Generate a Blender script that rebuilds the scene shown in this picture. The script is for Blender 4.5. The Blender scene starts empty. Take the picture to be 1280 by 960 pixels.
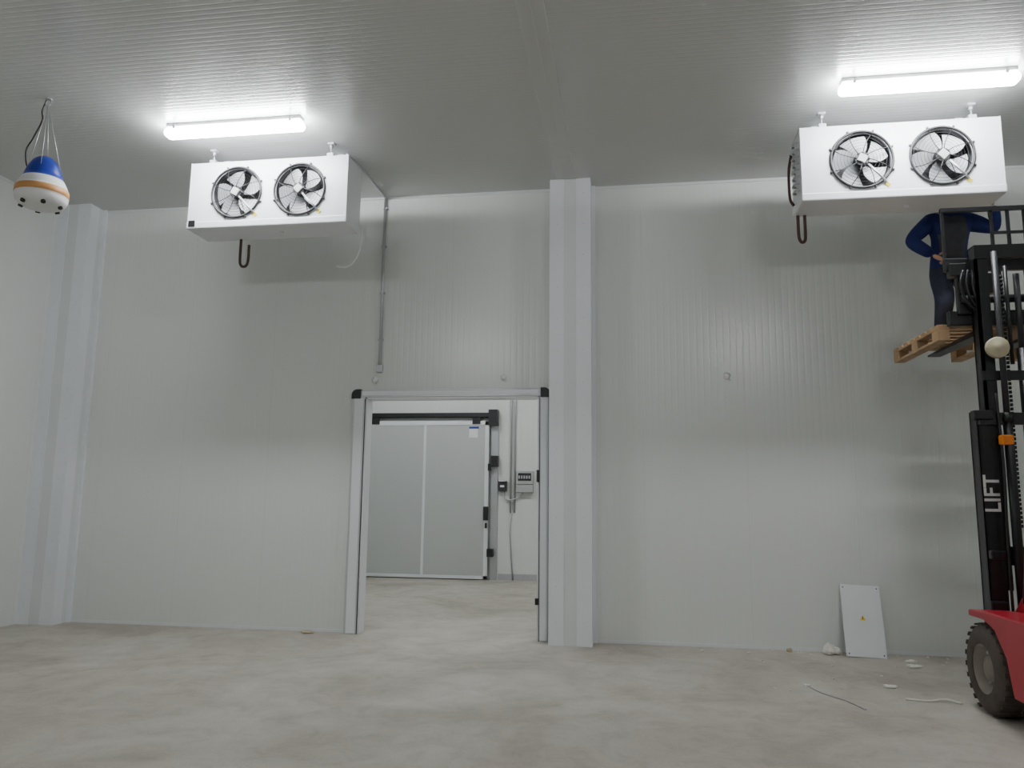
import bpy, bmesh, math, random
from mathutils import Matrix, Vector
random.seed(4)
scene=bpy.context.scene
COL=scene.collection
PI=math.pi
# ---------------------------------------------------------------- materials
def newmat(name):
    m=bpy.data.materials.new(name); m.use_nodes=True
    nt=m.node_tree; b=nt.nodes['Principled BSDF']
    return m,nt,b
def N(nt,t,**k):
    n=nt.nodes.new(t)
    for a,v in k.items(): setattr(n,a,v)
    return n
def simple(name,col,rough=0.5,metal=0.0,var=0.08,scale=12,bump=0.0,spec=0.5):
    m,nt,b=newmat(name)
    b.inputs['Roughness'].default_value=rough
    b.inputs['Metallic'].default_value=metal
    b.inputs['Specular IOR Level'].default_value=spec
    tc=N(nt,'ShaderNodeTexCoord'); no=N(nt,'ShaderNodeTexNoise')
    no.inputs['Scale'].default_value=scale; no.inputs['Detail'].default_value=3
    nt.links.new(tc.outputs['Object'],no.inputs['Vector'])
    mx=N(nt,'ShaderNodeMix',data_type='RGBA')
    c=Vector(col)
    mx.inputs[6].default_value=(*[max(0,x*(1-var)) for x in c],1)
    mx.inputs[7].default_value=(*[min(1,x*(1+var)) for x in c],1)
    nt.links.new(no.outputs['Fac'],mx.inputs[0])
    nt.links.new(mx.outputs[2],b.inputs['Base Color'])
    if bump>0:
        bp=N(nt,'ShaderNodeBump'); bp.inputs['Strength'].default_value=bump; bp.inputs['Distance'].default_value=0.01
        nt.links.new(no.outputs['Fac'],bp.inputs['Height']); nt.links.new(bp.outputs['Normal'],b.inputs['Normal'])
    return m
def math_node(nt,op,a,b=None):
    n=N(nt,'ShaderNodeMath',operation=op)
    for i,x in enumerate((a,b)):
        if x is None: continue
        if isinstance(x,(int,float)): n.inputs[i].default_value=x
        else: nt.links.new(x,n.inputs[i])
    return n.outputs[0]
def panel(name,col,axis,period,joint,rough,amp,jc=0.8,off=0.0,wav=0.002,pw=4.0):
    """ribbed sandwich panel: narrow pressed grooves + panel joints running across 'axis'"""
    m,nt,b=newmat(name)
    g=N(nt,'ShaderNodeNewGeometry'); sp=N(nt,'ShaderNodeSeparateXYZ')
    nt.links.new(g.outputs['Position'],sp.inputs[0])
    c=sp.outputs[axis]
    s=math_node(nt,'SINE',math_node(nt,'MULTIPLY',c,2*PI/period))
    s=math_node(nt,'POWER',math_node(nt,'MAXIMUM',s,0.0),pw)
    fr=math_node(nt,'FRACT',math_node(nt,'DIVIDE',math_node(nt,'ADD',c,50.0+off),joint))
    d=math_node(nt,'ABSOLUTE',math_node(nt,'SUBTRACT',fr,0.5))
    j=math_node(nt,'GREATER_THAN',d,0.5-0.004/joint)
    mj=N(nt,'ShaderNodeMix',data_type='RGBA'); mj.inputs[6].default_value=(*col,1); mj.inputs[7].default_value=(*[x*jc for x in col],1)
    nt.links.new(j,mj.inputs[0])
    nt.links.new(mj.outputs[2],b.inputs['Base Color'])
    b.inputs['Roughness'].default_value=rough
    b.inputs['Specular IOR Level'].default_value=0.6
    h=math_node(nt,'MULTIPLY',s,-amp)
    no2=N(nt,'ShaderNodeTexNoise'); no2.inputs['Scale'].default_value=1.6; no2.inputs['Detail'].default_value=0
    nt.links.new(g.outputs['Position'],no2.inputs['Vector'])
    h=math_node(nt,'ADD',h,math_node(nt,'MULTIPLY',no2.outputs['Fac'],wav))
    bp=N(nt,'ShaderNodeBump'); bp.inputs['Strength'].default_value=1; bp.inputs['Distance'].default_value=1.0
    nt.links.new(h,bp.inputs['Height']); nt.links.new(bp.outputs['Normal'],b.inputs['Normal'])
    return m
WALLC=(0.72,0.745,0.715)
M_wallx=panel('wall_panel_x',WALLC,0,0.075,1.15,0.25,0.0005,0.94,off=0.45)
M_wally=panel('wall_panel_y',WALLC,1,0.075,1.15,0.25,0.0005,0.94)
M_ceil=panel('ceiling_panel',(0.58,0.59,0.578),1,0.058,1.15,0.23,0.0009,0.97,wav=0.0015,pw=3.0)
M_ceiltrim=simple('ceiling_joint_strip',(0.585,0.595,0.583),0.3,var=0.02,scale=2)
M_trim=simple('white_trim',(0.79,0.81,0.84),0.3,var=0.03,scale=3)
M_trim2=simple('column_infill',(0.70,0.73,0.73),0.35,var=0.03,scale=3)
def concrete():
    m,nt,b=newmat('concrete_floor')
    g=N(nt,'ShaderNodeNewGeometry')
    n1=N(nt,'ShaderNodeTexNoise'); n1.inputs['Scale'].default_value=0.6; n1.inputs['Detail'].default_value=6; n1.inputs['Roughness'].default_value=0.62; n1.inputs['Distortion'].default_value=0.7
    n2=N(nt,'ShaderNodeTexNoise'); n2.inputs['Scale'].default_value=70; n2.inputs['Detail'].default_value=3
    n3=N(nt,'ShaderNodeTexNoise'); n3.inputs['Scale'].default_value=3.2; n3.inputs['Detail'].default_value=7; n3.inputs['Roughness'].default_value=0.72; n3.inputs['Distortion'].default_value=0.6
    for n in (n1,n2,n3): nt.links.new(g.outputs['Position'],n.inputs['Vector'])
    def ramp(src,els):
        r=N(nt,'ShaderNodeValToRGB'); e=r.color_ramp.elements
        e[0].position=els[0][0]; e[0].color=(*els[0][1],1); e[1].position=els[-1][0]; e[1].color=(*els[-1][1],1)
        for p,c in els[1:-1]: x=e.new(p); x.color=(*c,1)
        nt.links.new(src.outputs['Fac'],r.inputs[0]); return r.outputs[0]
    a=ramp(n1,[(0.36,(0.39,0.36,0.305)),(0.48,(0.475,0.442,0.385)),(0.62,(0.545,0.515,0.46))])
    c3=ramp(n3,[(0.32,(0.81,0.80,0.78)),(0.5,(0.96,0.96,0.955)),(0.68,(1.06,1.06,1.06))])
    c2=ramp(n2,[(0.3,(0.93,0.93,0.93)),(0.7,(1.05,1.05,1.05))])
    for c in (c3,c2):
        mu=N(nt,'ShaderNodeMix',data_type='RGBA',blend_type='MULTIPLY'); mu.inputs[0].default_value=1
        nt.links.new(a,mu.inputs[6]); nt.links.new(c,mu.inputs[7]); a=mu.outputs[2]
    nt.links.new(a,b.inputs['Base Color'])
    b.inputs['Roughness'].default_value=0.6; b.inputs['Specular IOR Level'].default_value=0.3
    return m
M_floor=concrete()
def emis(name,col,st):
    m,nt,b=newmat(name)
    b.inputs['Base Color'].default_value=(*col,1)
    b.inputs['Emission Color'].default_value=(*col,1); b.inputs['Emission Strength'].default_value=st
    return m
LAMP=100
M_lamp=emis('lamp_diffuser',(0.95,0.975,1.0),LAMP)
M_lampbody=simple('lamp_housing',(0.7,0.7,0.7),0.4)
M_white=simple('white_enamel',(0.80,0.81,0.84),0.35,var=0.02)
M_whitep=simple('white_plastic',(0.75,0.75,0.74),0.45,var=0.03)
M_black=simple('black_plastic',(0.015,0.015,0.017),0.4,var=0.2)
M_blackm=simple('black_painted_steel',(0.014,0.014,0.016),0.35,var=0.3,scale=6)
M_dark=simple('dark_void',(0.02,0.02,0.022),0.8)
M_fin=simple('coil_fins',(0.03,0.03,0.035),0.5,0.3,var=0.3,scale=80)
M_blade=simple('fan_blade_alu',(0.36,0.37,0.39),0.4,0.25,var=0.1)
M_alu=simple('aluminium',(0.60,0.61,0.63),0.35,0.5,var=0.05)
M_galv=simple('galvanised',(0.5,0.51,0.53),0.4,0.6,var=0.12,scale=30)
M_copper=simple('tarnished_copper_pipe',(0.085,0.042,0.032),0.5,0.2,var=0.3)
M_yellow=simple('yellow_label',(0.75,0.60,0.05),0.5)
M_blue=simple('blue_plastic',(0.015,0.035,0.30),0.35,var=0.05)
M_orange=simple('orange_tape',(0.55,0.27,0.09),0.5,var=0.1)
M_red=simple('red_paint',(0.42,0.012,0.03),0.3,var=0.15,scale=5)
M_tire=simple('dirty_rubber',(0.075,0.06,0.05),0.85,var=0.45,scale=14,bump=0.4)
M_hub=simple('dusty_hub',(0.25,0.22,0.19),0.7,var=0.3,scale=10)
M_chrome=simple('dull_chrome_rod',(0.05,0.05,0.055),0.4,0.3,var=0.05)
M_chain=simple('oiled_chain',(0.02,0.02,0.02),0.6,0.0,var=0.3)
M_wood=simple('pallet_wood',(0.44,0.29,0.16),0.7,var=0.3,scale=9,bump=0.2)
M_orangep=simple('orange_plastic',(0.75,0.22,0.02),0.4)
M_cream=simple('cream_disc',(0.55,0.50,0.34),0.5,var=0.1)
M_seat=simple('seat_vinyl',(0.03,0.03,0.03),0.5)
M_text=simple('white_lettering',(0.8,0.8,0.8),0.5)
M_foam=simple('foam_scrap',(0.76,0.74,0.68),0.8)
M_tan=simple('tan_scrap',(0.50,0.42,0.28),0.8)
M_board=simple('white_sheet_metal',(0.70,0.72,0.73),0.35,var=0.03)
M_doorp=simple('door_sheet',(0.50,0.525,0.515),0.35,var=0.02,scale=2)
M_greybox=simple('grey_switchbox',(0.42,0.43,0.43),0.5)
M_screen=simple('dark_window',(0.03,0.03,0.035),0.15)
M_skin=simple('skin',(0.55,0.33,0.24),0.55,var=0.06)
M_hair=simple('dark_hair',(0.03,0.022,0.016),0.7,var=0.3,scale=60)
M_jacket=simple('blue_jacket_cloth',(0.008,0.018,0.115),0.85,var=0.3,scale=14,bump=0.4)
M_vest=simple('charcoal_vest_cloth',(0.05,0.053,0.065),0.85,var=0.3,scale=14,bump=0.4)
M_jeans=simple('dark_trousers_cloth',(0.025,0.03,0.055),0.85,var=0.3,scale=14,bump=0.4)
M_boot=simple('boot_leather',(0.02,0.018,0.016),0.6)
M_eye=simple('eye_white',(0.8,0.8,0.8),0.3); M_lip=simple('lip',(0.45,0.18,0.15),0.5)
# ---------------------------------------------------------------- geometry helpers
def link(o,parent=None):
    COL.objects.link(o)
    if parent is not None: o.parent=parent
    return o
def empty(name,loc=(0,0,0)):
    e=bpy.data.objects.new(name,None); e.location=loc; e.empty_display_size=0.2
    COL.objects.link(e); return e
def obj(name,bm,mats,parent=None,smooth=False):
    me=bpy.data.meshes.new(name); bm.normal_update(); bm.to_mesh(me); bm.free()
    for m in (mats if isinstance(mats,(list,tuple)) else [mats]): me.materials.append(m)
    if smooth:
        for p in me.polygons: p.use_smooth=True
    o=bpy.data.objects.new(name,me); link(o)
    if parent is not None:
        o.parent=parent; o.matrix_parent_inverse=Matrix.Translation(-parent.location)
    return o
def add_box(bm,a,b,mi=0,rot=None,bevel=0.0,seg=2):
    c=[(a[i]+b[i])/2 for i in range(3)]; s=[abs(b[i]-a[i]) for i in range(3)]
    t=bmesh.new(); bmesh.ops.create_cube(t,size=1)
    for v in t.verts: v.co=Vector((v.co.x*s[0],v.co.y*s[1],v.co.z*s[2]))
    if bevel>0: bmesh.ops.bevel(t,geom=t.edges[:],offset=min(bevel,min(s)*0.45),segments=seg,profile=0.5,affect='EDGES')
    M=Matrix.Translation(c)
    if rot is not None: M=M@rot
    for v in t.verts: v.co=M@v.co
    merge(bm,t,mi)
def merge(bm,t,mi=None):
    mp={}
    for v in t.verts: mp[v]=bm.verts.new(v.co)
    for f in t.faces:
        try:
            nf=bm.faces.new([mp[v] for v in f.verts]); nf.material_index=f.material_index if mi is None else mi; nf.smooth=f.smooth
        except ValueError: pass
    t.free()
def add_cyl(bm,p1,p2,r,mi=0,seg=20,r2=None,smooth=True):
    p1=Vector(p1);p2=Vector(p2);d=p2-p1
    t=bmesh.new(); bmesh.ops.create_cone(t,cap_ends=True,segments=seg,radius1=r,radius2=(r if r2 is None else r2),depth=d.length)
    q=d.to_track_quat('Z','Y').to_matrix().to_4x4(); M=Matrix.Translation((p1+p2)/2)@q
    for v in t.verts: v.co=M@v.co
    if smooth:
        for f in t.faces:
            if len(f.verts)==4: f.smooth=True
    merge(bm,t,mi)
def add_tube(bm,pts,r,mi=0,seg=10,closed=False):
    pts=[Vector(p) for p in pts]; n=len(pts); rings=[]
    up=Vector((0,0,1))
    for i,p in enumerate(pts):
        if closed: d=pts[(i+1)%n]-pts[i-1]
        else: d=pts[min(i+1,n-1)]-pts[max(i-1,0)]
        d.normalize()
        u=up if abs(d.dot(up))<0.95 else Vector((1,0,0))
        if rings: 
            u=lastu
        a=(u-d*u.dot(d)).normalized(); b=d.cross(a); lastu=a
        rings.append([bm.verts.new(p+(a*math.cos(2*PI*k/seg)+b*math.sin(2*PI*k/seg))*r) for k in range(seg)])
    m=n if closed else n-1
    for i in range(m):
        A=rings[i];B=rings[(i+1)%n]
        for k in range(seg):
            f=bm.faces.new((A[k],A[(k+1)%seg],B[(k+1)%seg],B[k])); f.material_index=mi; f.smooth=True
    if not closed:
        for R_ in (rings[0][::-1],rings[-1]):
            f=bm.faces.new(R_); f.material_index=mi
def smoothpts(ctrl,n=8):
    c=[Vector(p) for p in ctrl]; c=[c[0]*2-c[1]]+c+[c[-1]*2-c[-2]]; out=[]
    for i in range(1,len(c)-2):
        for k in range(n):
            t=k/n; p0,p1,p2,p3=c[i-1:i+3]
            out.append(0.5*((2*p1)+(p2-p0)*t+(2*p0-5*p1+4*p2-p3)*t*t+(3*p1-p0-3*p2+p3)*t**3))
    out.append(c[-2]); return out
def add_lathe(bm,prof,origin,axis='Z',seg=40,mi=lambda i:0):
    o=Vector(origin); rings=[]
    for r,z in prof:
        ring=[]
        for k in range(seg):
            a=2*PI*k/seg; x,y=max(r,1e-4)*math.cos(a),max(r,1e-4)*math.sin(a)
            p={'Z':Vector((x,y,z)),'X':Vector((z,x,y)),'Y':Vector((x,z,y))}[axis]
            ring.append(bm.verts.new(o+p))
        rings.append(ring)
    for i in range(len(rings)-1):
        for k in range(seg):
            f=bm.faces.new((rings[i][k],rings[i][(k+1)%seg],rings[i+1][(k+1)%seg],rings[i+1][k])); f.smooth=True; f.material_index=mi(i)
def box(name,a,b,mat,parent=None,bevel=0.0):
    bm=bmesh.new(); add_box(bm,a,b,0,None,bevel); return obj(name,bm,mat,parent)
# ---------------------------------------------------------------- room
H=5.37; D=9.0; XL=-7.47; XR=6.3; YB=-6.5; YF=15.25; T=0.12
OX0,OX1,OZ=-3.19,-1.05,2.79
def wall_back():
    bm=bmesh.new()
    add_box(bm,(XL-T,D,0),(OX0,D+T,H)); add_box(bm,(OX1,D,0),(XR+T,D+T,H)); add_box(bm,(OX0,D,OZ),(OX1,D+T,H))
    return obj('wall_back',bm,M_wallx)
wall_back()
box('wall_left',(XL-T,YB,0),(XL,YF,H),M_wally)
box('wall_right',(XR,YB,0),(XR+T,YF,H),M_wally)
box('wall_front',(XL-T,YB-T,0),(XR+T,YB,H),M_wallx)
box('wall_corridor',(XL-T,YF,0),(XR+T,YF+T,H),M_wallx)
box('floor',(XL-T,YB-T,-0.2),(XR+T,YF+T,0),M_floor)
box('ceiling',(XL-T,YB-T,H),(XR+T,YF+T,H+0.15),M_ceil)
bm=bmesh.new(); add_box(bm,(-0.84,YB,H-0.006),(-0.62,D-0.3,H+0.001),0,None,0.002); add_box(bm,(-0.735,YB,H-0.009),(-0.727,D-0.3,H-0.005))
obj('trim_1',bm,M_ceiltrim)
# columns
def column(name,x0,x1,leftstrip=True):
    e=empty(name,((x0+x1)/2,8.86,0))
    yf=8.72
    box('core',(x0,yf,0),(x1,D,H),M_trim2,e)
    bm=bmesh.new(); w=0.165; t=0.006
    add_box(bm,(x0-(t if leftstrip else 0),yf-t,0),(x0+w,yf,H)); add_box(bm,(x1-w,yf-t,0),(x1+t,yf,H))
    add_box(bm,(x1,yf,0),(x1+t,yf+w,H))
    if leftstrip: add_box(bm,(x0-t,yf,0),(x0,yf+w,H))
    add_box(bm,(x1,D-0.04,0),(x1+0.05,D,H),0)
    obj('corner_angles',bm,M_trim,e)
    bm=bmesh.new()
    for x in ((x0+w*0.5),(x1-w*0.5)):
        for k in range(14): add_cyl(bm,(x,yf-t-0.002,0.25+k*0.38),(x,yf-t,0.25+k*0.38),0.006,seg=8)
    obj('rivets',bm,M_alu,e)
column('column',-0.91,-0.44)
column('column',XL,-6.99,False)
column('column',5.62,6.09)
bm=bmesh.new()
for (a,b) in (((-6.98,D-0.012,H-0.03),(-0.92,D,H)),((-0.43,D-0.012,H-0.03),(5.6,D,H)),((XL,YB,H-0.03),(XL+0.012,8.7,H))): add_box(bm,a,b)
obj('trim_2',bm,M_trim2)
bm=bmesh.new()
for (a,b) in (((-6.98,D-0.008,0),(-3.36,D,0.035)),((-0.42,D-0.008,0),(5.6,D,0.035))): add_box(bm,a,b)
obj('baseboard_back',bm,M_trim2)
bm=bmesh.new(); add_box(bm,(XL,YF-0.01,0),(-5.6,YF,0.12)); add_box(bm,(-2.6,YF-0.01,0),(XR,YF,0.12))
obj('baseboard_corridor',bm,M_galv)
# door frame of opening
e=empty('door_frame',(-2.15,D,0))
bm=bmesh.new(); y0=D-0.07
add_box(bm,(-3.35,y0,0),(OX0,D,2.80),0,None,0.006); add_box(bm,(OX1,y0,0),(-0.945,D,2.80),0,None,0.006)
add_box(bm,(-3.25,y0,OZ),(-1.02,D,2.88),0,None,0.006)
obj('frame_profile',bm,M_alu,e)
bm=bmesh.new()
add_box(bm,(-3.325,y0-0.004,0.01),(-3.215,y0,2.78)); add_box(bm,(-1.035,y0-0.004,0.01),(-0.965,y0,2.78)); add_box(bm,(-3.23,y0-0.004,2.815),(-1.07,y0,2.865))
add_box(bm,(OX0-0.004,y0+0.01,0),(OX0+0.02,D+T+0.02,OZ),0); add_box(bm,(OX1-0.02,y0+0.01,0),(OX1+0.004,D+T+0.02,OZ),0); add_box(bm,(OX0,y0+0.01,OZ-0.02),(OX1,D+T+0.02,OZ+0.004),0)
obj('frame_cover',bm,M_trim,e)
bm=bmesh.new()
def corner(bm,xo,s):
    t=bmesh.new(); pts=[(xo+s*0.115,2.775),(xo,2.775)]
    for k in range(7):
        a=k/6*PI/2; pts.append((xo+s*(0.07-0.07*math.cos(a)),2.82+0.07*math.sin(a)))
    pts.append((xo+s*0.115,2.89))
    A=[t.verts.new((x,y0-0.012,z)) for x,z in pts]; B=[t.verts.new((x,D-0.002,z)) for x,z in pts]; n=len(pts)
    t.faces.new(A); t.faces.new(B[::-1])
    for i in range(n): t.faces.new((A[i],B[i],B[(i+1)%n],A[(i+1)%n]))
    bmesh.ops.recalc_face_normals(t,faces=t.faces[:]); merge(bm,t,0)
corner(bm,-3.365,1); corner(bm,-0.925,-1)
add_box(bm,(OX0-0.006,y0-0.003,0.0),(OX0+0.002,y0+0.010,2.77)); add_box(bm,(OX1-0.002,y0-0.003,0.0),(OX1+0.006,y0+0.010,2.77)); add_box(bm,(OX1-0.03,y0-0.02,1.78),(OX1,y0+0.03,1.92)); add_box(bm,(OX1-0.04,y0-0.02,0.40),(OX1,y0+0.03,0.47))
obj('corner_caps',bm,M_black,e)
# corridor sliding door
e=empty('sliding_door',(-4.1,YF,0))
bm=bmesh.new(); y=YF-0.14
add_box(bm,(-5.37,y,0.03),(-2.80,YF-0.04,3.10),0,None,0.01)
obj('panel',bm,M_doorp,e)
bm=bmesh.new()
for a,b in (((-5.38,y-0.012,0.02),(-5.30,y,3.11)),((-2.87,y-0.012,0.02),(-2.79,y,3.11)),((-5.38,y-0.012,3.03),(-2.79,y,3.12)),((-5.38,y-0.012,0.02),(-2.79,y,0.08)),((-4.13,y-0.010,0.05),(-4.08,y,3.1))): add_box(bm,a,b)
obj('edge_profile',bm,M_trim,e)
bm=bmesh.new()
add_box(bm,(-2.76,YF-0.05,0),(-2.62,YF,3.15)); add_box(bm,(-5.5,YF-0.05,0),(-5.42,YF,3.15)); 
obj('door_jambs',bm,M_galv,e)
bm=bmesh.new()
add_box(bm,(-5.46,y-0.05,3.19),(-2.66,YF,3.28),0,None,0.01)
add_box(bm,(-5.48,y-0.06,3.10),(-5.36,YF,3.32)); add_box(bm,(-2.80,y-0.06,3.02),(-2.62,YF,3.34))
for x in (-5.15,-3.05): add_box(bm,(x-0.08,y-0.03,3.05),(x+0.08,y,3.24))
add_box(bm,(-2.88,y-0.05,1.15),(-2.78,y,1.42),0,None,0.01); add_box(bm,(-2.84,y-0.07,1.0),(-2.80,y,1.1)) 
add_box(bm,(-2.74,y-0.05,2.2),(-2.60,YF-0.04,2.42),0,None,0.01); add_box(bm,(-2.80,y-0.04,2.12),(-2.74,y,2.26))
add_box(bm,(-2.8,y-0.04,0.45),(-2.68,YF-0.04,0.60)); add_box(bm,(-5.5,y-0.04,0.45),(-5.4,YF-0.04,0.60)); add_box(bm,(-5.5,y-0.04,2.7),(-5.42,YF-0.04,2.95))
obj('rail_and_fittings',bm,M_black,e)
bm=bmesh.new(); add_box(bm,(-3.2,y-0.004,2.96),(-3.0,y,3.0),1); add_box(bm,(-3.2,y-0.003,2.78),(-3.02,y,2.96),0)
obj('label',bm,[M_text,M_blue],e)
# corridor electrics
e=empty('electrical_panel',(-2.1,YF,1.8))
bm=bmesh.new()
YE=YF-0.004
add_box(bm,(-2.24,YE-0.12,1.86),(-1.90,YE,2.12),0,None,0.01); add_box(bm,(-2.24,YE-0.12,1.70),(-1.90,YE,1.85),0,None,0.01)
add_box(bm,(-2.20,YE-0.125,1.93),(-1.94,YE-0.118,2.08),1); add_box(bm,(-2.60,YE-0.09,1.72),(-2.43,YE,1.93),1,None,0.01)
add_box(bm,(-2.56,YE-0.095,1.80),(-2.48,YE-0.088,1.84),2)
for k in range(5): add_box(bm,(-2.19+k*0.05,YE-0.13,1.97),(-2.16+k*0.05,YE-0.12,2.03),3)
obj('enclosure',bm,[M_greybox,M_screen,M_text,M_galv],e)
bm=bmesh.new()
for x in (-2.36,-2.28): add_tube(bm,[(x,YF-0.03,H-0.02),(x,YF-0.03,1.3)],0.018)
add_tube(bm,smoothpts([(-2.5,YF-0.03,1.73),(-2.48,YF-0.04,1.6),(-2.38,YF-0.05,1.55),(-2.2,YF-0.04,1.6),(-2.1,YF-0.03,1.7)]),0.014)
add_tube(bm,[(-2.33,YF-0.025,1.5),(-2.37,YF-0.025,0.9),(-2.30,YF-0.025,0.0)],0.012)
obj('conduits',bm,M_galv,e,True)
# conduit main room
bm=bmesh.new()
add_tube(bm,[(-3.08,7.7,H-0.02),(-3.04,8.2,H-0.02),(-3.04,D-0.03,H-0.02)],0.014,0)
add_tube(bm,[(-3.04,D-0.03,H-0.02),(-3.04,D-0.03,3.18)],0.018,0)
add_box(bm,(-3.08,D-0.05,3.10),(-3.0,D-0.001,3.20),0,None,0.01)
for z in (3.5,4.1,4.7,5.2): add_box(bm,(-3.07,D-0.045,z),(-3.01,D-0.001,z+0.02),0)
obj('cable_conduit',bm,M_galv)
for k,(x,z) in enumerate(((-1.49,3.02),(-3.09,3.01),(1.10,3.01))):
    bm=bmesh.new()
    t=bmesh.new(); bmesh.ops.create_icosphere(t,subdivisions=3,radius=0.035)
    for v in t.verts:
        v.co*=1+random.uniform(-0.18,0.2); v.co=Vector((x,D-0.03,z))+Vector((v.co.x,v.co.y*0.7,v.co.z))
    merge(bm,t,0); add_tube(bm,[(x+0.02,D-0.03,z-0.02),(x+0.035,D-0.05,z-0.06)],0.005)
    obj('sealing_foam_plug',bm,M_text,None,True)
# ---------------------------------------------------------------- ceiling lights
def lamp(x,y,L=1.50):
    e=empty('ceiling_light',(x,y,H))
    bm=bmesh.new(); add_box(bm,(x-L/2+0.02,y-0.055,H-0.045),(x+L/2-0.02,y+0.055,H),0,None,0.012)
    for s in (-1,1): add_box(bm,(x+s*(L/2-0.12)-0.012,y-0.07,H-0.07),(x+s*(L/2-0.12)+0.012,y+0.07,H-0.02),1)
    obj('housing',bm,[M_lampbody,M_galv],e)
    t=bmesh.new(); add_box(t,(x-L/2,y-0.07,H-0.135),(x+L/2,y+0.07,H-0.045),0,None,0.042,3)
    for f in t.faces: f.smooth=True
    obj('diffuser',t,M_lamp,e)
for x in (-3.96,2.65):
    lamp(x,6.86); lamp(x,-1.0)
lamp(-3.9,12.0); lamp(0.6,12.0)  # unseen corridor lights, added to brighten the space behind the opening
# ---------------------------------------------------------------- evaporator cooler
def cooler(x0,side):
    x1=x0+1.80; z0,z1=4.44,5.20; y0,y1=7.40,7.82
    e=empty('evaporator_cooler',((x0+x1)/2,y0,z0))
    zt=z0+0.085
    bm=bmesh.new()
    cxs=(x0+0.55,x0+1.27); cz=4.84; R0=0.268; n=64
    bounds=[x0,x0+0.91,x1]
    for i in range(2):
        a,b=bounds[i],bounds[i+1]; cx=cxs[i]
        vi=[];vo=[];vb=[]
        for k in range(n):
            t=2*PI*k/n; c,s=math.cos(t),math.sin(t); m=max(abs(c),abs(s)); px,pz=c/m,s/m
            X=cx+(px*(b-cx) if px>0 else px*(cx-a)); Z=cz+(pz*(z1-cz) if pz>0 else pz*(cz-zt))
            vo.append(bm.verts.new((X,y0,Z))); vi.append(bm.verts.new((cx+R0*c,y0,cz+R0*s))); vb.append(bm.verts.new((cx+R0*0.97*c,y0+0.06,cz+R0*0.97*s)))
        for k in range(n):
            j=(k+1)%n
            bm.faces.new((vo[k],vo[j],vi[j],vi[k])); f=bm.faces.new((vi[k],vi[j],vb[j],vb[k])); f.material_index=1
    add_box(bm,(x0,y0+0.001,z1-0.003),(x1,y1,z1)); add_box(bm,(x0,y0+0.001,zt),(x0+0.003,y1,z1)); add_box(bm,(x1-0.003,y0+0.001,zt),(x1,y1,z1))
    for xx in (x0,x1): add_box(bm,(xx-0.004,y0-0.004,zt),(xx+0.004,y0+0.03,z1+0.002))
    obj('casing',bm,[M_white,M_black],e)
    bm=bmesh.new()
    add_box(bm,(x0-0.012,y0-0.012,z0+0.01),(x1+0.012,y1+0.01,zt+0.004),0,None,0.012)
    add_cyl(bm,((x0+x1)/2+0.1,y0+0.2,z0-0.03),((x0+x1)/2+0.1,y0+0.2,z0+0.02),0.022,0)
    obj('drip_tray',bm,M_white,e)
    bm=bmesh.new(); add_box(bm,(x0+0.04,y0+0.2,zt),(x1-0.04,y1-0.01,z1-0.02),0)
    for k in range(34): 
        z=zt+0.02+k*0.0205; add_box(bm,(x0+0.03,y1-0.012,z),(x1-0.03,y1,z+0.004),1)
    obj('coil',bm,[M_fin,M_galv],e)
    for i,cx in enumerate(cxs):
        bm=bmesh.new(); nb=5; off=0.3+i*0.35
        for k in range(nb):
            a0=off+2*PI*k/nb; rows=[]
            for q in range(7):
                r=0.06+q*(0.252-0.06)/6; sw=0.30*(q/6)**1.5; w=0.46+0.06*math.sin(q/6*PI)
                row=[]
                for p in range(6):
                    u=p/5-0.5; a=a0+sw+u*w*2
                    row.append(bm.verts.new((cx+r*math.cos(a),y0+0.05+u*0.05,cz+r*math.sin(a))))
                rows.append(row)
            for q in range(6):
                for p in range(5):
                    f=bm.faces.new((rows[q][p],rows[q][p+1],rows[q+1][p+1],rows[q+1][p])); f.smooth=True
        obj('fan_blades_%d'%(i+1),bm,M_blade,e)
        bm=bmesh.new()
        add_cyl(bm,(cx,y0-0.03,cz),(cx,y0+0.12,cz),0.066,0,24); 
        add_box(bm,(cx-0.04,y0-0.05,cz-0.04),(cx+0.04,y0-0.02,cz+0.04),2,Matrix.Rotation(0.5+i*0.3,4,'Y'),0.006)
        for rr,th in ((0.283,0.013),(0.255,0.0022),(0.225,0.0018),(0.195,0.0018),(0.165,0.0018),(0.135,0.0018),(0.105,0.0018)):
            add_tube(bm,[(cx+rr*math.cos(2*PI*k/48),y0-0.012-0.03*(1-rr/0.285),cz+rr*math.sin(2*PI*k/48)) for k in range(48)],th,0,6,True)
        for k in range(8):
            a=2*PI*k/8+PI/8
            add_tube(bm,[(cx+r*math.cos(a+ (0.285-r)*1.2),y0-0.014-0.03*(1-r/0.285),cz+r*math.sin(a+(0.285-r)*1.2)) for r in (0.05,0.12,0.2,0.285)],0.0045,0,6)
        for k in range(8):
            a=2*PI*k/8+PI/8
            add_box(bm,(cx+0.297*math.cos(a)-0.016,y0-0.02,cz+0.297*math.sin(a)-0.010),(cx+0.297*math.cos(a)+0.016,y0,cz+0.297*math.sin(a)+0.010),0,Matrix.Rotation(-a,4,'Y'),0.004)
        obj('fan_guard_%d'%(i+1),bm,[M_black,M_galv,M_greybox],e)
        bm=bmesh.new(); add_box(bm,(cx+0.205,y0-0.006,cz-0.275),(cx+0.245,y0,cz-0.24),0,Matrix.Rotation(0.7,4,'Y'))
        add_tube(bm,[(cx+0.05,y0-0.035,cz-0.06),(cx+0.15,y0-0.03,cz-0.17),(cx+0.215,y0-0.012,cz-0.24)],0.011,1)
        obj('motor_cable_%d'%(i+1),bm,[M_yellow,M_alu],e)
    bm=bmesh.new()
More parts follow.
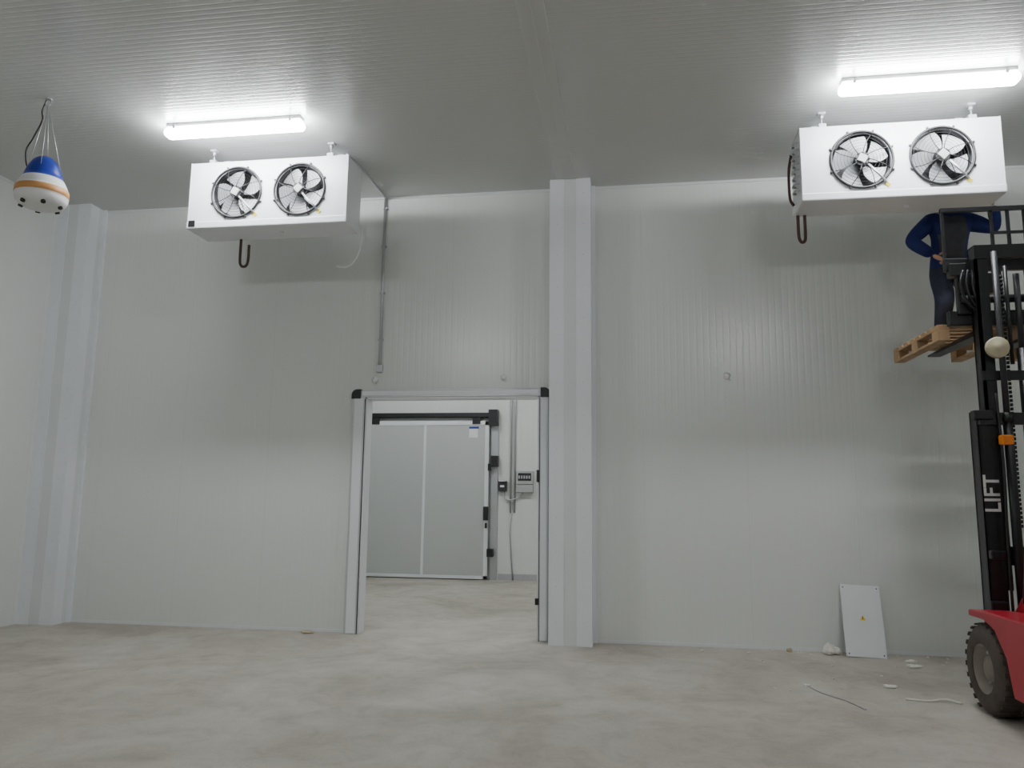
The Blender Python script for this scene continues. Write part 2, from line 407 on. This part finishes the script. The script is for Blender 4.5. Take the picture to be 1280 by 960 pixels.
    for xx in (x0+0.22,x1-0.22):
        for yy in (y0+0.06,y1-0.06):
            add_box(bm,(xx-0.035,yy-0.03,z1),(xx+0.035,yy+0.03,z1+0.05)); add_cyl(bm,(xx,yy,z1),(xx,yy,H),0.007,seg=8); add_box(bm,(xx-0.035,yy-0.03,H-0.02),(xx+0.035,yy+0.03,H)); add_cyl(bm,(xx,yy,H-0.06),(xx,yy,H-0.02),0.02,seg=6)
    obj('ceiling_hangers',bm,M_alu,e)
    bm=bmesh.new()
    if side=='L':
        xx=x0+0.42
        add_tube(bm,smoothpts([(xx,y1-0.03,z0+0.06),(xx,y1-0.03,z0-0.22),(xx+0.015,y1-0.03,z0-0.29),(xx+0.05,y1-0.03,z0-0.31),(xx+0.085,y1-0.03,z0-0.29),(xx+0.10,y1-0.03,z0-0.22),(xx+0.10,y1-0.03,z0-0.06)],6),0.015,0)
        add_tube(bm,smoothpts([(x1+0.01,y1-0.05,z0+0.15),(x1+0.05,y1-0.05,z0-0.05),(x1,y1-0.05,z0-0.25),(x1-0.10,y1-0.05,z0-0.36),(x1-0.22,y1-0.05,z0-0.35)],8),0.009,1)
        add_box(bm,(x0+0.015,y0-0.016,z0+0.03),(x0+0.09,y0-0.012,z0+0.1),2)
    else:
        xx=x0+0.03
        add_tube(bm,smoothpts([(xx,y1-0.03,z0+0.06),(xx,y1-0.03,z0-0.18),(xx+0.012,y1-0.03,z0-0.25),(xx+0.035,y1-0.03,z0-0.27),(xx+0.058,y1-0.03,z0-0.25),(xx+0.065,y1-0.03,z0-0.18),(xx+0.065,y1-0.03,z0+0.05)],6),0.016,0)
        for k in range(8): add_tube(bm,smoothpts([(x0,y0+0.1+0.0*k,zt+0.08+k*0.07),(x0-0.035,y0+0.13,zt+0.09+k*0.07),(x0-0.035,y0+0.25,zt+0.1+k*0.07),(x0,y0+0.28,zt+0.11+k*0.07)],4),0.011,3,8)
        add_tube(bm,smoothpts([(x0-0.02,y1-0.08,z1-0.12),(x0-0.05,y1-0.08,z1-0.3),(x0-0.05,y1-0.08,zt+0.1),(x0-0.01,y1-0.06,zt+0.02)],5),0.014,0)
    obj('pipework',bm,[M_copper,M_whitep,M_black,M_galv],e)
cooler(-4.74,'L'); cooler(1.67,'R')
# ---------------------------------------------------------------- hanging powder extinguisher module
e=empty('hanging_fire_extinguisher',(-5.52,6.2,4.2)); cx,cy,cz=-5.50,6.2,4.25
bm=bmesh.new(); K=0.80
prof=[(0.0,0.64),(0.05,0.635),(0.09,0.615),(0.125,0.58),(0.155,0.53),(0.18,0.475),(0.20,0.415),(0.215,0.36),(0.222,0.357),(0.245,0.315),(0.265,0.27),(0.278,0.24),(0.282,0.238),(0.285,0.165),(0.281,0.162),(0.280,0.13),(0.268,0.09),(0.235,0.05),(0.17,0.02),(0.09,0.008),(0.0,0.005)]
add_lathe(bm,[(r*K,z*K*1.02) for r,z in prof],(cx,cy,cz),'Z',48,lambda i: 0 if i<8 else (2 if 11<=i<=13 else 1))
for k in range(6):
    a=2*PI*k/6+0.3; r=0.212*K
    add_cyl(bm,(cx+r*math.cos(a),cy+r*math.sin(a),cz+0.045),(cx+(r+0.01)*math.cos(a),cy+(r+0.01)*math.sin(a),cz+0.018),0.021,3,14)
obj('body',bm,[M_blue,M_whitep,M_orange,M_dark],e)
bm=bmesh.new(); hx,hz=cx-0.03,H
for k in range(4):
    a=2*PI*k/4+0.5; add_tube(bm,[(cx+0.14*math.cos(a),cy+0.14*math.sin(a),cz+0.38),(hx,cy,hz-0.06)],0.0035,0,6)
add_tube(bm,[(hx+0.03*math.cos(t),cy,hz-0.04+0.03*math.sin(t)) for t in [i*PI/8 for i in range(15)]],0.005,0,6)
add_cyl(bm,(hx,cy,hz-0.01),(hx,cy,hz),0.03,0)
add_tube(bm,smoothpts([(hx-0.02,cy,hz),(hx-0.06,cy,hz-0.12),(hx-0.05,cy,hz-0.22),(hx-0.13,cy,hz-0.40),(hx-0.19,cy,hz-0.52),(hx-0.15,cy,cz+0.42),(cx-0.1,cy,cz+0.44)],6),0.007,1,8)
obj('suspension',bm,[M_galv,M_black],e)
# ---------------------------------------------------------------- leaning board
bm=bmesh.new()
W=0.40; L=0.745; 
add_box(bm,(-W/2,-0.006,0),(W/2,0.006,L),0,None,0.004)
for sx in (-1,1):
    for z in (0.03,L-0.03): add_cyl(bm,(sx*(W/2-0.03),-0.0075,z),(sx*(W/2-0.03),-0.005,z),0.007,1,10)
v=[bm.verts.new(p) for p in ((-0.03,-0.008,0.375),(0.03,-0.008,0.375),(0.0,-0.008,0.43))]; f=bm.faces.new(v); f.material_index=2
add_box(bm,(-0.003,-0.009,0.385),(0.003,-0.0078,0.41),1)
o=obj('access_panel_board',bm,[M_board,M_dark,M_yellow])
o.matrix_world=Matrix.Translation((2.39,8.73,0.004))@Matrix.Rotation(math.radians(-19.5),4,'X')@Matrix.Rotation(math.radians(2.0),4,'Y')
# ---------------------------------------------------------------- debris
def scrap(name,x,y,s,mat,k=0.6,dim=(1,1,1)):
    t=bmesh.new(); bmesh.ops.create_icosphere(t,subdivisions=3,radius=1)
    ph=random.random()*9
    for v in t.verts:
        n=v.co.copy(); d=1+0.18*math.sin(5*n.x+ph)+0.15*math.sin(7*n.y-ph)+random.uniform(-0.06,0.06)
        v.co=Vector((n.x*s*dim[0]*d,n.y*s*dim[1]*d,max(n.z,-0.5)*s*k*dim[2]*d))
    mz=min(v.co.z for v in t.verts)
    for v in t.verts: v.co+=Vector((x,y,-mz))
    return obj(name,t,mat,None,False)
scrap('crumpled_plastic_bag',2.06,8.84,0.07,M_foam,0.9,(1.2,1,1))
scrap('tan_foam_scrap',-3.78,8.88,0.05,M_tan,0.35,(1.5,0.8,1))
scrap('tan_foam_scrap',1.66,8.90,0.028,M_tan,0.8)
for x,y,s in ((2.21,7.43,0.035),(2.71,8.34,0.04),(2.78,8.6,0.035),(1.50,7.36,0.02)): scrap('foam_offcut',x,y,s,M_foam,0.4,(1.6,1,1))
bm=bmesh.new(); add_tube(bm,smoothpts([(1.50,7.35,0.006),(1.56,7.1,0.006),(1.70,6.85,0.006),(1.78,6.6,0.006)]),0.005)
obj('cable_offcut',bm,M_galv)
bm=bmesh.new(); add_tube(bm,smoothpts([(2.2,7.0,0.008),(2.36,6.97,0.008),(2.5,6.99,0.02),(2.6,6.93,0.008)]),0.008); 
obj('packing_strip',bm,M_foam)
bm=bmesh.new()
for k in range(26):
    x=random.uniform(-0.2,3.4); y=8.97-abs(random.gauss(0,0.18)); s=random.uniform(0.004,0.014)
    add_box(bm,(x-s,y-s,0),(x+s,y+s,s),0,Matrix.Rotation(random.random()*3,4,'Z'))
for k in range(14):
    x=random.uniform(1.2,3.0); y=random.uniform(7,8.6); s=random.uniform(0.004,0.012)
    add_box(bm,(x-s,y-s,0),(x+s,y+s,s),0,Matrix.Rotation(random.random()*3,4,'Z'))
obj('floor_rubble',bm,M_foam)
# ---------------------------------------------------------------- forklift
fx=3.32
F=empty('forklift',(fx,6.2,0))
def wheel(bm,xc,yc,r,w,out):
    pr=[(r*0.55,-w/2),(r*0.86,-w/2),(r*0.96,-w/2+0.02),(r,-w/2+0.05),(r,w/2-0.05),(r*0.96,w/2-0.02),(r*0.86,w/2),(r*0.55,w/2)]
    add_lathe(bm,pr,(xc,yc,r),'X',40,lambda i:0)
    for k in range(24):
        a=2*PI*k/24
        for s in (-1,1):
            p=Vector((xc+s*w*0.27,yc+r*math.cos(a+s*0.06),r+r*math.sin(a+s*0.06)))
            if p.z<0.012: continue
            add_box(bm,p-Vector((w*0.2,0.018,0.006)),p+Vector((w*0.2,0.018,0.006)),0,Matrix.Rotation(a-PI/2,4,'X'))
    add_lathe(bm,[(r*0.57,-w*0.48),(r*0.52,-w*0.48),(r*0.46,-w*0.2),(r*0.3,-w*0.12),(r*0.28,-w*0.35),(r*0.12,-w*0.4),(0,-w*0.4)],(xc,yc,r),'X',32,lambda i:1)
    add_lathe(bm,[(r*0.57,w*0.48),(r*0.52,w*0.48),(r*0.46,w*0.2),(r*0.3,w*0.12),(r*0.12,w*0.35),(0,w*0.35)],(xc,yc,r),'X',32,lambda i:1)
    for k in range(6):
        a=2*PI*k/6
        for s in (-1,1): add_cyl(bm,(xc+s*w*0.12,yc+r*0.38*math.cos(a),r+r*0.38*math.sin(a)),(xc+s*w*0.26,yc+r*0.38*math.cos(a),r+r*0.38*math.sin(a)),0.014,2,8)
for i,(xc,yc,r,w) in enumerate(((2.80,6.66,0.335,0.27),(fx*2-2.80,6.66,0.335,0.27),(2.92,5.0,0.28,0.2),(fx*2-2.92,5.0,0.28,0.2))):
    bm=bmesh.new(); wheel(bm,xc,yc,r,w,-1); obj('wheel_%d'%(i+1),bm,[M_tire,M_hub,M_galv],F)
def prism(bm,poly,x0,x1,mi=0,bev=0.0):
    t=bmesh.new()
    A=[t.verts.new((x0,y,z)) for y,z in poly]; B=[t.verts.new((x1,y,z)) for y,z in poly]; n=len(poly)
    t.faces.new(A); t.faces.new(B[::-1])
    for i in range(n): t.faces.new((A[i],B[i],B[(i+1)%n],A[(i+1)%n]))
    bmesh.ops.recalc_face_normals(t,faces=t.faces[:])
    if bev: bmesh.ops.bevel(t,geom=t.edges[:],offset=bev,segments=2,profile=0.5,affect='EDGES')
    merge(bm,t,mi)
bm=bmesh.new()
for x0,x1 in ((2.68,2.96),(fx*2-2.96,fx*2-2.68)):
    prism(bm,[(5.35,0.22),(6.22,0.22),(6.30,0.48),(6.46,0.65),(6.64,0.705),(6.90,0.70),(6.90,0.75),(6.60,0.77),(5.9,0.78),(5.35,0.80)],x0,x1,0,0.012)
prism(bm,[(5.2,0.2),(6.5,0.2),(6.82,0.35),(6.82,0.72),(6.6,0.92),(6.45,0.80),(5.9,0.72),(5.6,0.72),(5.5,1.05),(4.6,1.05),(4.5,0.5)],2.97,fx*2-2.97,0,0.02)
prism(bm,[(4.05,0.35),(4.75,0.3),(4.75,1.05),(4.35,1.10),(4.1,0.95)],2.78,fx*2-2.78,0,0.06)
obj('chassis',bm,M_red,F)
bm=bmesh.new(); add_box(bm,(3.02,4.9,1.05),(3.62,5.5,1.2),0,None,0.04); add_box(bm,(3.05,4.78,1.15),(3.6,4.95,1.65),0,None,0.06)
add_lathe(bm,[(0.17+0.014*math.cos(t),0.014*math.sin(t)) for t in [i*PI/4 for i in range(9)]],(fx,6.1,1.25),'Z',32)
add_cyl(bm,(fx,6.1,1.25),(fx,6.5,0.85),0.03); add_box(bm,(fx-0.16,6.08,1.24),(fx+0.16,6.12,1.26))
obj('seat_and_steering',bm,M_seat,F)
bm=bmesh.new()
for x in (2.90,fx*2-2.90):
    add_tube(bm,smoothpts([(x,4.5,1.0),(x,4.6,1.9),(x,4.8,2.12),(x,5.2,2.16),(x,5.9,2.14),(x,6.1,2.02),(x+ (0.05 if x<fx else -0.05),6.5,0.85)],6),0.035)
for k in range(8): add_box(bm,(2.9,4.8+k*0.15,2.13),(fx*2-2.9,4.83+k*0.15,2.17))
obj('overhead_guard',bm,M_blackm,F)
# mast
bm=bmesh.new()
def chan(bm,x,s,z0,z1,y0,d=0.16,w=0.10,t=0.022):
    xa=x; xb=x+s*w
    add_box(bm,(min(xa,xa+s*t),y0,z0),(max(xa,xa+s*t),y0+d,z1))
    for yy in (y0,y0+d-t): add_box(bm,(min(xa,xb),yy,z0),(max(xa,xb),yy+t,z1))
for s in (1,-1):
    xo=fx-s*0.455
    chan(bm,xo,s,0.14,2.36,6.90,0.16,0.13)
    xi=fx-s*0.37
    chan(bm,xi,s,0.9,3.80,6.93,0.13,0.10)
    add_box(bm,(min(xo-s*0.05,xo+s*0.1),6.84,2.28),(max(xo-s*0.05,xo+s*0.1),6.92,2.36),0,None,0.01)
    add_box(bm,(min(xo-s*0.03,xo+s*0.1),6.84,0.62),(max(xo-s*0.03,xo+s*0.1),6.92,0.82),0,None,0.01)
    add_box(bm,(min(xo,xo+s*0.12),6.84,1.15),(max(xo,xo+s*0.12),6.90,1.22),0,None,0.01)
add_box(bm,(fx-0.455,6.88,0.20),(fx+0.455,6.92,0.40)); add_box(bm,(fx-0.455,6.86,2.24),(fx+0.455,6.90,2.34)); add_box(bm,(fx-0.37,6.92,3.68),(fx+0.37,6.96,3.80)); add_box(bm,(fx-0.37,6.92,1.1),(fx+0.37,6.94,1.25))
add_box(bm,(fx-0.37,6.92,2.62),(fx+0.37,6.94,2.70))
obj('mast_rails',bm,M_blackm,F)
bm=bmesh.new()
for s in (1,-1):
    x=fx-s*0.24
    add_cyl(bm,(x,6.87,0.4),(x,6.87,2.3),0.036,0); add_cyl(bm,(x,6.87,2.3),(x,6.87,3.72),0.024,1); add_cyl(bm,(x,6.87,2.26),(x,6.87,2.34),0.045,0)
add_cyl(bm,(fx-0.03,6.98,1.2),(fx-0.03,6.98,2.9),0.042,0); add_cyl(bm,(fx-0.03,6.98,2.9),(fx-0.03,6.98,3.55),0.024,1)
for s in (1,-1):
    add_tube(bm,smoothpts([(fx-s*0.32,6.86,0.7),(fx-s*0.33,6.83,1.3),(fx-s*0.31,6.84,1.9),(fx-s*0.32,6.85,2.5)]),0.011,0)
    add_cyl(bm,(fx-s*0.15,6.9,2.75),(fx-s*0.15,6.9,3.6),0.016,0)
obj('hydraulic_cylinders',bm,[M_blackm,M_chrome],F)
bm=bmesh.new()
add_lathe(bm,[(0,-0.03),(0.03,-0.03),(0.035,-0.018),(0.078,-0.02),(0.088,-0.012),(0.088,0.03),(0,0.03)],(3.03,6.82,2.88),'Y',32)
obj('mast_pulley',bm,M_cream,F)
bm=bmesh.new(); add_box(bm,(2.99,6.78,2.07),(3.08,6.86,2.15),0,None,0.01); obj('reflector',bm,M_orangep,F)
bm=bmesh.new()
for sx in (-0.14,0.14):
    for k in range(60): add_cyl(bm,(fx+sx,7.0,1.4+k*0.036),(fx+sx,7.0,1.425+k*0.036),0.012,seg=6)
obj('lift_chains',bm,M_chain,F)
t=bpy.data.curves.new('LIFT','FONT'); t.body='LIFT'; t.size=0.17; t.extrude=0.001; t.offset=0.003; t.materials.append(M_text)
to=bpy.data.objects.new('lettering',t); COL.objects.link(to); to.parent=F; to.matrix_parent_inverse=Matrix.Translation(-F.location)
to.matrix_basis=Matrix.Translation((2.985,6.893,1.52))@Matrix.Rotation(PI/2,4,'X')@Matrix.Rotation(PI/2,4,'Z')
bm=bmesh.new(); cxa,cxb=2.77,3.87
add_box(bm,(cxa,7.08,3.62),(cxb,7.14,3.74),0,None,0.01); add_box(bm,(cxa,7.08,3.13),(cxb,7.14,3.26),0,None,0.01)
for x in (2.95,3.16,3.42,3.63): add_box(bm,(x,7.05,3.15),(x+0.05,7.12,3.72))
add_box(bm,(2.86,7.02,3.40),(3.16,7.10,3.58),0,None,0.01); add_cyl(bm,(2.86,7.04,3.35),(3.5,7.04,3.35),0.035,0); add_cyl(bm,(3.0,7.03,3.2),(3.0,7.03,3.6),0.03,0)
add_box(bm,(2.79,7.03,3.56),(2.93,7.12,3.68),0,None,0.01); add_box(bm,(2.84,7.04,3.22),(2.95,7.1,3.62),0,None,0.01)
for kk in range(3): add_tube(bm,smoothpts([(2.88+kk*0.04,7.0,3.6),(2.84+kk*0.05,6.97,3.45),(2.9+kk*0.04,6.98,3.3),(3.02+kk*0.03,7.0,3.2)]),0.012)
for k,x in enumerate([2.77+0.1355*k for k in range(9)]):
    if k in (1,2): continue
    add_box(bm,(x-0.0,7.09,3.74),(x+0.02,7.12,4.20))
add_box(bm,(cxa,7.085,4.17),(cxb+0.01,7.125,4.205)); add_box(bm,(3.17,7.085,3.95),(cxb,7.10,3.975))
for x in (3.0,3.5):
    prism(bm,[(7.14,3.05),(7.16,3.05),(8.25,3.06),(8.25,3.075),(7.19,3.10),(7.19,3.72),(7.14,3.72)],x,x+0.12,0)
obj('carriage_and_forks',bm,M_blackm,F)
# ---------------------------------------------------------------- pallet
bm=bmesh.new(); px0,px1,py0,py1,pz=2.72,3.92,7.21,8.38,3.025
for k in range(8):
    y=py0+k*(py1-py0-0.1)/7; add_box(bm,(px0,y,pz+0.122),(px1,y+0.10,pz+0.144),0,None,0.003)
for x in (px0,(px0+px1)/2-0.05,px1-0.1):
    add_box(bm,(x,py0,pz+0.1),(x+0.1,py1,pz+0.122),0,None,0.003); add_box(bm,(x,py0,pz),(x+0.1,py1,pz+0.022),0,None,0.003)
    for y in (py0,(py0+py1)/2-0.07,py1-0.14): add_box(bm,(x,y,pz+0.022),(x+0.1,y+0.14,pz+0.1),0,None,0.003)
obj('wooden_pallet',bm,M_wood)
# ---------------------------------------------------------------- worker (knees bent, hunched under / behind the cooler)
def skinned(verts,edges,radii,sub=2,root=0):
    me=bpy.data.meshes.new('tmp'); me.from_pydata([Vector(v) for v in verts],edges,[])
    o=bpy.data.objects.new('tmp',me); COL.objects.link(o)
    m=o.modifiers.new('s','SKIN'); m.use_smooth_shade=True
    for i,r in enumerate(radii):
        rr=r if isinstance(r,tuple) else (r,r); me.skin_vertices[0].data[i].radius=rr
    for i in range(len(verts)): me.skin_vertices[0].data[i].use_root=(i==root)
    s=o.modifiers.new('b','SUBSURF'); s.levels=sub; s.render_levels=sub
    dg=bpy.context.evaluated_depsgraph_get(); ev=o.evaluated_get(dg); m2=ev.to_mesh()
    bm=bmesh.new(); bm.from_mesh(m2); ev.to_mesh_clear(); bpy.data.objects.remove(o)
    for f in bm.faces: f.smooth=True
    return bm
wx,wy,wz=3.25,8.16,3.169
W_=empty('worker',(wx,wy,wz))
def wp(x,y,z): return (wx+x,wy+y,wz+z)
V=[wp(0,0.06,0.80),wp(0,0.04,0.95),wp(0,0.0,1.12),wp(0,-0.03,1.27),wp(0,-0.06,1.36),
   wp(-0.18,-0.02,1.28),wp(-0.40,-0.06,1.07),wp(-0.24,-0.19,0.88),
   wp(0.18,-0.02,1.28),wp(0.42,-0.08,1.16),wp(0.34,-0.22,1.36),
   wp(-0.10,0.04,0.72),wp(-0.14,-0.16,0.44),wp(-0.13,0.04,0.11),wp(-0.135,0.0,0.05),wp(-0.15,-0.14,0.042),
   wp(0.10,0.04,0.72),wp(0.12,-0.16,0.44),wp(0.13,0.06,0.11),wp(0.135,0.02,0.05),wp(0.15,-0.12,0.042)]
E=[(0,1),(1,2),(2,3),(3,4),(3,5),(5,6),(6,7),(3,8),(8,9),(9,10),(0,11),(11,12),(12,13),(13,14),(14,15),(0,16),(16,17),(17,18),(18,19),(19,20)]
Rr=[(0.185,0.14),(0.18,0.135),(0.195,0.14),(0.165,0.12),0.07,0.095,0.08,0.055,0.095,0.08,0.055,0.115,0.095,0.065,0.052,0.042,0.115,0.095,0.065,0.052,0.042]
bm=skinned(V,E,Rr,2,0)
for f in bm.faces:
    c=f.calc_center_median()-Vector((wx,wy,wz))
    if c.z<0.11: mi=3
    elif c.z<0.80 and abs(c.x)<0.22: mi=2
    elif c.z>1.34 and abs(c.x)<0.1: mi=4
    elif abs(c.x)<0.12 and c.z<1.30: mi=1
    else: mi=0
    f.material_index=mi
obj('body',bm,[M_jacket,M_vest,M_jeans,M_boot,M_skin],W_)
bm=bmesh.new(); bmesh.ops.create_uvsphere(bm,u_segments=32,v_segments=24,radius=1)
hc=Vector(wp(0,-0.09,1.50))
for v in bm.verts:
    n=v.co.copy(); x,y,z=n
    sx=0.076*(1-0.22*max(0,-z)**1.5); sy=0.096; p=Vector((x*sx,y*sy,z*0.118))
    if y<0: p.y-=0.012*math.exp(-((x/0.18)**2+((z+0.12)/0.16)**2))*1.8
    if y<0: p.y+=0.008*math.exp(-(((abs(x)-0.35)/0.15)**2+((z-0.08)/0.1)**2))
    if y<0: p.y-=0.008*math.exp(-((x/0.3)**2+((z+0.75)/0.2)**2))
    v.co=hc+p
for f in bm.faces:
    f.smooth=True; c=f.calc_center_median()-hc
    f.material_index=1 if (c.z>0.045 and c.y>-0.075) or (c.y>0.03 and c.z>-0.04) or c.z>0.085 else 0
for s in (-1,1):
    t=bmesh.new(); bmesh.ops.create_uvsphere(t,u_segments=12,v_segments=8,radius=1)
    for v in t.verts: v.co=hc+Vector((s*0.078+v.co.x*0.010,0.01+v.co.y*0.018,v.co.z*0.032-0.005))
    merge(bm,t,0)
    t=bmesh.new(); bmesh.ops.create_uvsphere(t,u_segments=12,v_segments=8,radius=0.011)
    for v in t.verts: v.co=hc+Vector((s*0.029,-0.083,0.008))+v.co
    merge(bm,t,2)
    add_cyl(bm,hc+Vector((s*0.029,-0.094,0.008)),hc+Vector((s*0.029,-0.0955,0.008)),0.005,1,10)
add_box(bm,hc+Vector((-0.022,-0.097,-0.054)),hc+Vector((0.022,-0.08,-0.044)),3,None,0.004)
obj('head',bm,[M_skin,M_hair,M_eye,M_lip],W_)
def hand(name,wrist,dirv,palmn,thumbdir):
    w=Vector(wrist); d=Vector(dirv).normalized(); n=(Vector(palmn)-d*Vector(palmn).dot(d)).normalized(); s=d.cross(n)
    if s.dot(Vector(thumbdir))<0: s=-s
    bm=bmesh.new()
    t=skinned([w-d*0.02,w+d*0.03,w+d*0.085],[(0,1),(1,2)],[(0.026,0.02),(0.038,0.018),(0.042,0.015)],2); merge(bm,t)
    for k,L in enumerate((0.072,0.08,0.075,0.058)):
        b=w+d*0.075+s*(0.032-k*0.021); p=[b]; ang=0.25
        for q in range(3):
            ang+=0.38; p.append(p[-1]+(d*math.cos(ang)+n*math.sin(ang))*L*(0.42,0.32,0.26)[q])
        t=skinned(p,[(0,1),(1,2),(2,3)],[0.0095,0.009,0.0085,0.0075],2); merge(bm,t)
    b=w+d*0.03+s*0.03; p=[b,b+(d*0.5+s*0.8+n*0.2).normalized()*0.035,b+(d*0.5+s*0.8+n*0.2).normalized()*0.035+(d*0.8+s*0.3+n*0.4).normalized()*0.03]
    p.append(p[-1]+(d*0.8+n*0.5).normalized()*0.024)
    t=skinned(p,[(0,1),(1,2),(2,3)],[0.012,0.011,0.010,0.0085],2); merge(bm,t)
    for f in bm.faces: f.smooth=True
    obj(name,bm,M_skin,W_)
hand('hand_right',wp(-0.225,-0.20,0.865),(0.8,0.1,-0.45),(0.2,0.9,0.1),(0,0,1))
hand('hand_left',wp(0.335,-0.225,1.375),(-0.35,-0.05,0.9),(0.1,-1,0),(-1,0,0))
# ---------------------------------------------------------------- world + camera
w=bpy.data.worlds.new('world'); scene.world=w; w.use_nodes=True
w.node_tree.nodes['Background'].inputs[0].default_value=(0.6,0.65,0.7,1); w.node_tree.nodes['Background'].inputs[1].default_value=0.1
cam=bpy.data.cameras.new('camera'); co=bpy.data.objects.new('camera',cam); COL.objects.link(co)
cam.sensor_width=36; cam.lens=961/1280*36; cam.clip_start=0.05
R=(Matrix.Rotation(math.radians(8.8),3,'Z')@Matrix.Rotation(math.radians(98.4),3,'X')@Matrix.Rotation(math.radians(0.64),3,'Z'))
co.matrix_world=Matrix.Translation((0,0,1.6))@R.to_4x4()
scene.camera=co
